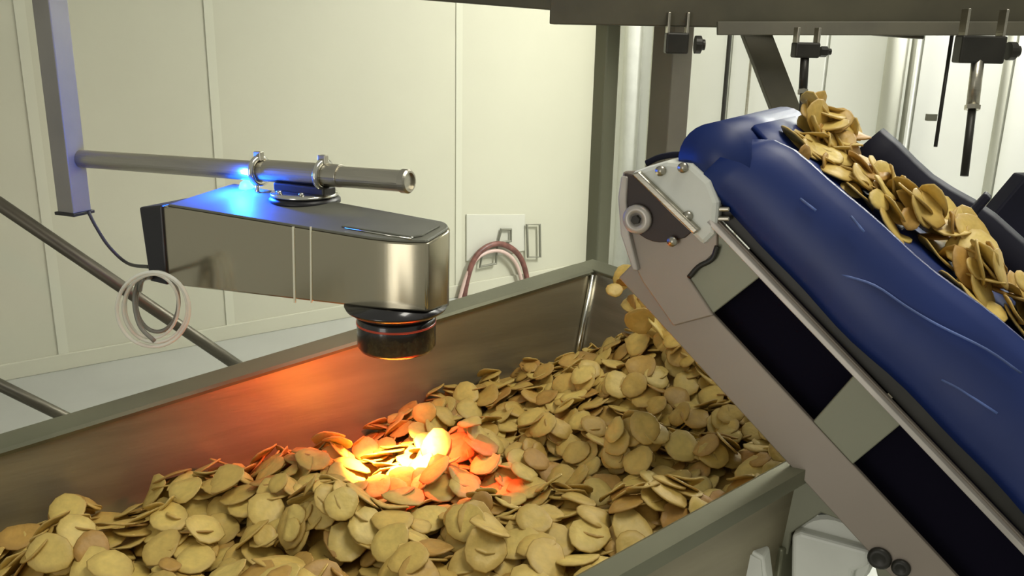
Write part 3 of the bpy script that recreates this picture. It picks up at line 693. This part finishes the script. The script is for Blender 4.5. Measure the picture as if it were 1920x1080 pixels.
# ------------------------------------------------------------------ overhead frame, column, hangers
A_, B_ = at(1030, 43, 2.25), at(1990, 66, 2.05)
B_.z = A_.z = (A_.z+B_.z)/2
d = (B_-A_).normalized(); nrm = Z.cross(d).normalized()
b = B(); slab(b, [A_, B_+d*0.3, B_+d*0.3+Z*0.16, A_+Z*0.16], nrm*0.08)
bm = tag(bm_obj('overhead_beam', b, M['beam'], bevel=0.003), 'dark square overhead beam crossing the top right above the conveyor', 'beam')
A2, B2 = at(770, -2, 2.6), at(1075, 22, 2.45); d2 = (B2-A2).normalized()
b = B(); slab(b, [A2-d2*0.3, B2+d2*0.9, B2+d2*0.9+Z*0.12, A2-d2*0.3+Z*0.12], nrm*0.06)
tag(bm_obj('overhead_beam', b, M['beam'], bevel=0.003), 'thin dark beam running off the top edge left of the main beam', 'beam')
# lower lip plates under the beam
P_ = at(1395, 66, 2.14); Q_ = at(1920, 66, 2.03)
b = B(); slab(b, [at(1345, 66, 2.1), at(1960, 67, 2.0), at(1960, 40, 2.0), at(1345, 40, 2.1)], nrm*0.05)
tag(bm_obj('beam_cover', b, M['beam'], bevel=0.002), 'dark cover plate along the lower edge of the overhead beam', 'plate')
# square post at the trough corner
pp = at(1118, 520, 2.52)
b = B(); box(b, (pp.x, pp.y, 1.0), (0.024, 0, 0), (0, 0.024, 0), (0, 0, 1.0))
tag(bm_obj('square_post', b, M['post'], bevel=0.004), 'olive grey square steel post at the far corner of the trough', 'post')
# dark column
c0, c1 = at(1268, 46, 2.5), at(1247, 300, 2.45)
b = B(); box(b, (c1.x, c1.y, 0.98), (0.038, 0, 0), (0, 0.038, 0), (0, 0, 0.98))
tag(bm_obj('frame_column', b, M['column'], bevel=0.003), 'dark brown grey column under the beam left of the blue belt', 'column')
# slanting brace
p0, p1 = at(1412, 50, 2.2), at(1520, 330, 2.2); dd = (p1-p0).normalized()
sd = dd.cross(CF).normalized()
b = B(); box(b, (p0+p1)/2, dd*(p1-p0).length/2, sd*0.034, CF*0.012); tag(bm_obj('slanting_brace', b, M['beam'], bevel=0.002), 'dark flat brace slanting down from the beam to the blue belt', 'brace')
# hangers
def hanger(cx, y0, y1, w, nutx, r, bx, by, dpt, label):
    h = thing('rod_hanger', at(cx, y0, dpt), label, 'hanger', 'rod hangers under the overhead beam')
    k = dpt/FPX; ctr = at(cx, (y0+y1)/2, dpt)
    b = B(); box(b, ctr, ua*w*k/2, uf*0.02, Z*(y1-y0)*k/2); bm_obj('clevis_block', b, M['dark'], h, 0.004)
    for sx in (-0.42, 0.42):
        b = B(); box(b, ctr+Z*((y1-y0)*k*0.9)+ua*w*k*sx, ua*0.003, uf*0.016, Z*(y1-y0)*k*0.55); bm_obj('clevis_ear', b, M['steel'], h, 0.001)
    b = B(); lathe(b, at(nutx, (y0+y1)/2+3, dpt)-ua*0.012, ua, [(r, 0), (r, 0.014), (r*0.6, 0.018), (r*0.6, 0.024), (0, 0.024)], 6 if r < 0.018 else 18); bm_obj('nut', b, M['dark'], h)
    if bx is None: return
    bot = at(bx, by, dpt); rt = (10 if cx > 1700 else 7)*k
    b = B(); tube(b, [ctr, ctr.lerp(bot, 0.45)], rt*1.15, 12); bm_obj('upper_rod', b, M['steel'] if cx > 1700 else M['dark'], h, smooth=True)
    b = B(); tube(b, [ctr.lerp(bot, 0.44), bot], rt*0.75, 12); bm_obj('threaded_rod', b, M['dark'], h, smooth=True)
    b = B(); lathe(b, ctr.lerp(bot, 0.44), (bot-ctr), [(rt*1.4, 0), (rt*1.4, 0.01), (0, 0.011)], 6); bm_obj('lock_nut', b, M['steel'], h)
hanger(1268, 62, 100, 42, 1312, 0.022, None, None, 2.2, 'rusty brown hanger block on the beam above the dark column')
hanger(1510, 80, 108, 46, 1548, 0.012, 1500, 262, 2.0, 'small dark rod hanger between the slanting brace and the middle of the beam')
hanger(1836, 68, 118, 84, 1900, 0.020, 1808, 330, 1.95, 'large dark rod hanger with a thick rod at the right end of the beam')
b = B(); tube(b, [at(1786, 60, 2.1), at(1768, 180, 2.1), at(1754, 275, 2.1)], 0.0045, 8)
tag(bm_obj('hanging_wire', b, M['dark'], smooth=True), 'thin dark wire hanging left of the large rod hanger', 'wire')
b = B(); box(b, at(1746, 220, 2.1), ua*0.012, uf*0.006, Z*0.008)
tag(bm_obj('wire_tag', b, M['wire'], bevel=0.001), 'tiny dark tag clipped to the hanging wire', 'tag')
for x0, y0, x1, y1, r, lab in ((1098+8, 0, 0, 0, 0, 0),): pass
# dark frame pieces at the right beyond the belt
b = B(); P = [at(1866, 400, 1.75), at(1925, 330, 1.75), at(1990, 330, 1.75), at(1990, 460, 1.75), at(1880, 440, 1.75)]; slab(b, P, uf*0.05)
tag(bm_obj('machine_guard', b, M['navy'], bevel=0.004), 'black angled machine guard behind the belt at the right edge', 'guard')
